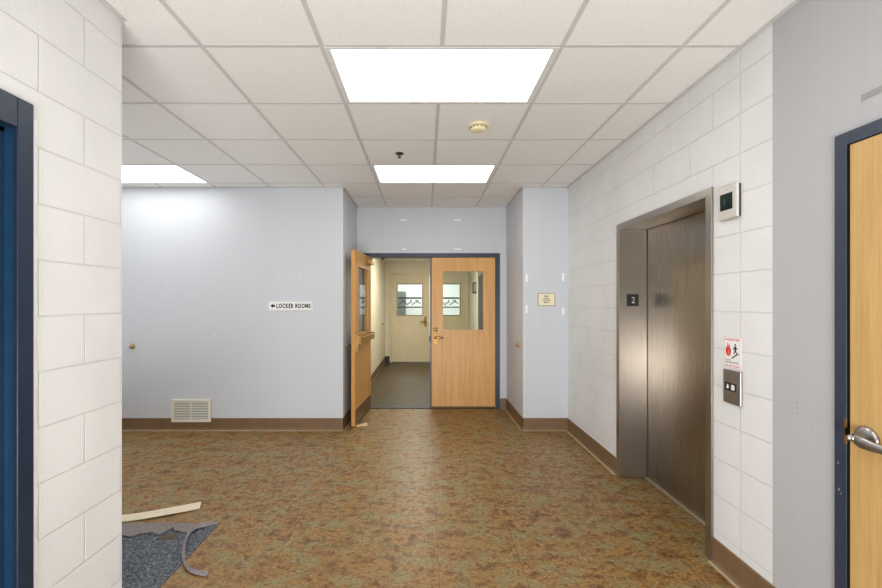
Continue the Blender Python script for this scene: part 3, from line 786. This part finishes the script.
# torn backing along the carpet's rear edge, ragged on its near side
bm = bmesh.new(); xs_ = [-2.6+.02*i for i in range(58)]; top = []; bot = []
for i, x in enumerate(xs_):
    yb = 2.582+.018*math.sin(i*.9)+random.uniform(-.014, .014)+(.05 if i > 48 else 0)+.02*math.sin(i*.31)
    if -1.60 < x < -1.56: yb -= .02
    z = .0075+random.uniform(0, .004)
    top.append((bm.verts.new((x, 2.730, .0065)), bm.verts.new((x, (yb+2.730)/2, .008+random.uniform(0, .003))), bm.verts.new((x, yb, z+.006)))); bot.append((bm.verts.new((x, 2.730, .0055)), bm.verts.new((x, (yb+2.730)/2, .0056)), bm.verts.new((x, yb+.006, .0058))))
for i in range(len(xs_)-1):
    for k in (0, 1):
        bm.faces.new([top[i][k], top[i+1][k], top[i+1][k+1], top[i][k+1]]); bm.faces.new([bot[i][k], bot[i][k+1], bot[i+1][k+1], bot[i+1][k]])
    bm.faces.new([top[i][2], top[i+1][2], bot[i+1][2], bot[i][2]]); bm.faces.new([top[i][0], bot[i][0], bot[i+1][0], top[i+1][0]])
for i in (0, -1):
    for k in (0, 1): bm.faces.new([top[i][k], top[i][k+1], bot[i][k+1], bot[i][k]])
tag(obj('torn_backing', bm, 'backing'), 'torn grey-mauve backing strip with ragged edge along the carpet', 'floor scrap', None, 'thing')
# curled ribbon torn from it
ctrl = [(-1.345, 2.722, .008, .005), (-1.40, 2.705, .014, .016), (-1.452, 2.655, .022, .019), (-1.458, 2.57, .022, .014), (-1.428, 2.48, .016, .010), (-1.385, 2.39, .012, .009), (-1.335, 2.315, .010, .009), (-1.275, 2.255, .011, .011), (-1.215, 2.222, .012, .013), (-1.150, 2.210, .012, .011)]
def cat(p, n=6):
    out = []
    for i in range(len(p)-1):
        a, b, c, d = p[max(i-1, 0)], p[i], p[i+1], p[min(i+2, len(p)-1)]
        for k in range(n):
            t = k/n; out.append(tuple(.5*((2*b[j])+(-a[j]+c[j])*t+(2*a[j]-5*b[j]+4*c[j]-d[j])*t*t+(-a[j]+3*b[j]-3*c[j]+d[j])*t**3) for j in range(len(a))))
    out.append(p[-1]); return out
cr = cat(ctrl); bm = bmesh.new(); rows = []
for i, (x, y, z, w) in enumerate(cr):
    p = Vector((x, y, z+.006)); q = Vector(cr[min(i+1, len(cr)-1)][:3])-Vector(cr[max(i-1, 0)][:3])
    side = q.normalized().cross(Vector((0, 0, 1))).normalized(); ang = .5*math.sin(i*.22)
    d = side*math.cos(ang)+Vector((0, 0, 1))*math.sin(ang); w *= random.uniform(.85, 1.15)
    n_ = q.normalized().cross(d).normalized()*.0012
    rows.append([bm.verts.new(p+d*w*s+n_*k) for s, k in ((-1, 1), (0, 2.5), (1, 1), (1, -1), (-1, -1))])
for A, B in zip(rows, rows[1:]):
    for k in range(5): bm.faces.new([A[k], A[(k+1) % 5], B[(k+1) % 5], B[k]])
bm.faces.new(rows[0]); bm.faces.new(rows[-1])
low = min(v.co.z for v in bm.verts)
for v in bm.verts: v.co.z += .0065-low
tag(obj('torn_ribbon', bm, 'ribbon'), 'curled grey ribbon of torn backing trailing onto the vinyl floor', 'floor scrap', None, 'thing')
# loose beige strip
bm = bmesh.new(); ctr = [(-2.5, 2.78), (-2.3, 2.78), (-2.15, 2.782), (-2.0, 2.792), (-1.85, 2.832), (-1.7, 2.902), (-1.598, 2.968)]
rows = []
for i, (x, y) in enumerate(cat([(a, b, 0) for a, b in ctr], 5) and [(p[0], p[1]) for p in cat(ctr, 5)]):
    hgt = .006+.004*math.sin(i*.35); w = .036+.008*i/30
    rows.append([bm.verts.new((x-.019*s, y+w*s, z)) for s, z in ((-1, hgt), (1, hgt+.004), (1, hgt+.009), (-1, hgt+.005))])
for A, B in zip(rows, rows[1:]):
    for k in range(4): bm.faces.new([A[k], A[(k+1) % 4], B[(k+1) % 4], B[k]])
bm.faces.new(rows[0]); bm.faces.new(rows[-1])
tag(obj('loose_strip', bm, 'strip'), 'long pale beige strip lying loose on the vinyl behind the torn carpet', 'strip', None, 'thing')
bm = bmesh.new(); prism(bm, [(-.055, -.03), (-.01, -.028), (.03, -.012), (.058, .012), (.05, .032), (.0, .03), (-.04, .008)], lambda u, v, w: (-1.583+u, 2.566+v, .0052+w), .005)
tag(obj('brown_scrap', bm, 'scrap'), 'small brown scrap lying on the speckled carpet', 'floor scrap', None, 'thing')
# wedge by the open leaf
bm = bmesh.new(); prism(bm, [(0, 0), (.13, 0), (.13, .034), (0, .004)], lambda u, v, w: (-.805+u*.97-w*.25, 4.86+u*.24+w*.97, .0005+v), .036)
tag(obj('door_wedge', bm, 'wedge'), 'pale wooden wedge on the floor at the open oak leaf', 'door wedge', None, 'thing')
# locker seen through the far glass
lk = empty('locker', (-.74, 12.2, 0), 'grey upright locker seen through the far cream door glass', 'locker')
obj('locker_body', bx(-.98, -.58, 12.15, 12.6, 0, 1.76, .01, 1), 'locker', lk)
bm = bmesh.new(); box(bm, -.97, -.59, 12.135, 12.15, .05, 1.74, .004, 1); obj('locker_door', bm, 'locker', lk)

# ------------------------------------------------------------------ lights
def area(name, loc, sx, sy, power, col=(1, .985, .96), rot=(0, 0, 0)):
    l = bpy.data.lights.new(name, 'AREA'); l.shape = 'RECTANGLE'; l.size = sx; l.size_y = sy; l.energy = power; l.color = col
    o = bpy.data.objects.new(name, l); C.objects.link(o); o.location = loc; o.rotation_euler = rot; return o
area('lobby_lamp', (.084, .6, H-.01), 1.2, .6, 9)
area('lobby_lamp', (.084, -1.3, H-.01), 1.2, .6, 12)
area('added_bounce_fill', (.1, -2.0, .24), 2.6, .5, 195, (.97, .985, 1), (PI-math.radians(52), 0, 0))  # unseen upward fill behind the viewer, added to even out ceiling and walls
area('added_side_fill', (-3.4, 2.85, .4), .8, .8, 20, (.98, .99, 1), (PI, math.radians(-18), 0))  # added fill hidden behind the left block wall, lifts the left ceiling
area('side_lamp', (-2.95, 2.45, H-.01), 1.2, .6, 8)
area('corridor_lamp', (0, 7.6, HC-.01), .6, 1.2, 62, (1, .95, .82))
area('far_room_lamp', (0, 11.6, HC-.01), 1.6, 1.6, 55, (1, .99, .97))
w = bpy.data.worlds.new('world'); bpy.context.scene.world = w; w.use_nodes = True
w.node_tree.nodes['Background'].inputs[0].default_value = (.9, .93, 1, 1); w.node_tree.nodes['Background'].inputs[1].default_value = .3

# ------------------------------------------------------------------ camera and look
cam = bpy.data.cameras.new('camera'); co = bpy.data.objects.new('camera', cam); C.objects.link(co)
cam.sensor_width = 36; cam.lens = F/882*36; cam.shift_x = 15.5/882; cam.shift_y = 8/882
cam.clip_start = .05
co.location = (0, 0, EYE); co.rotation_euler = (PI/2, 0, 0)
sc = bpy.context.scene; sc.camera = co
sc.view_settings.view_transform = 'Standard'; sc.view_settings.look = 'None'; sc.view_settings.exposure = 0
sc.cycles.use_denoising = True; sc.cycles.max_bounces = 10; sc.cycles.diffuse_bounces = 6
sc.cycles.caustics_reflective = False; sc.cycles.caustics_refractive = False; sc.cycles.sample_clamp_indirect = 4
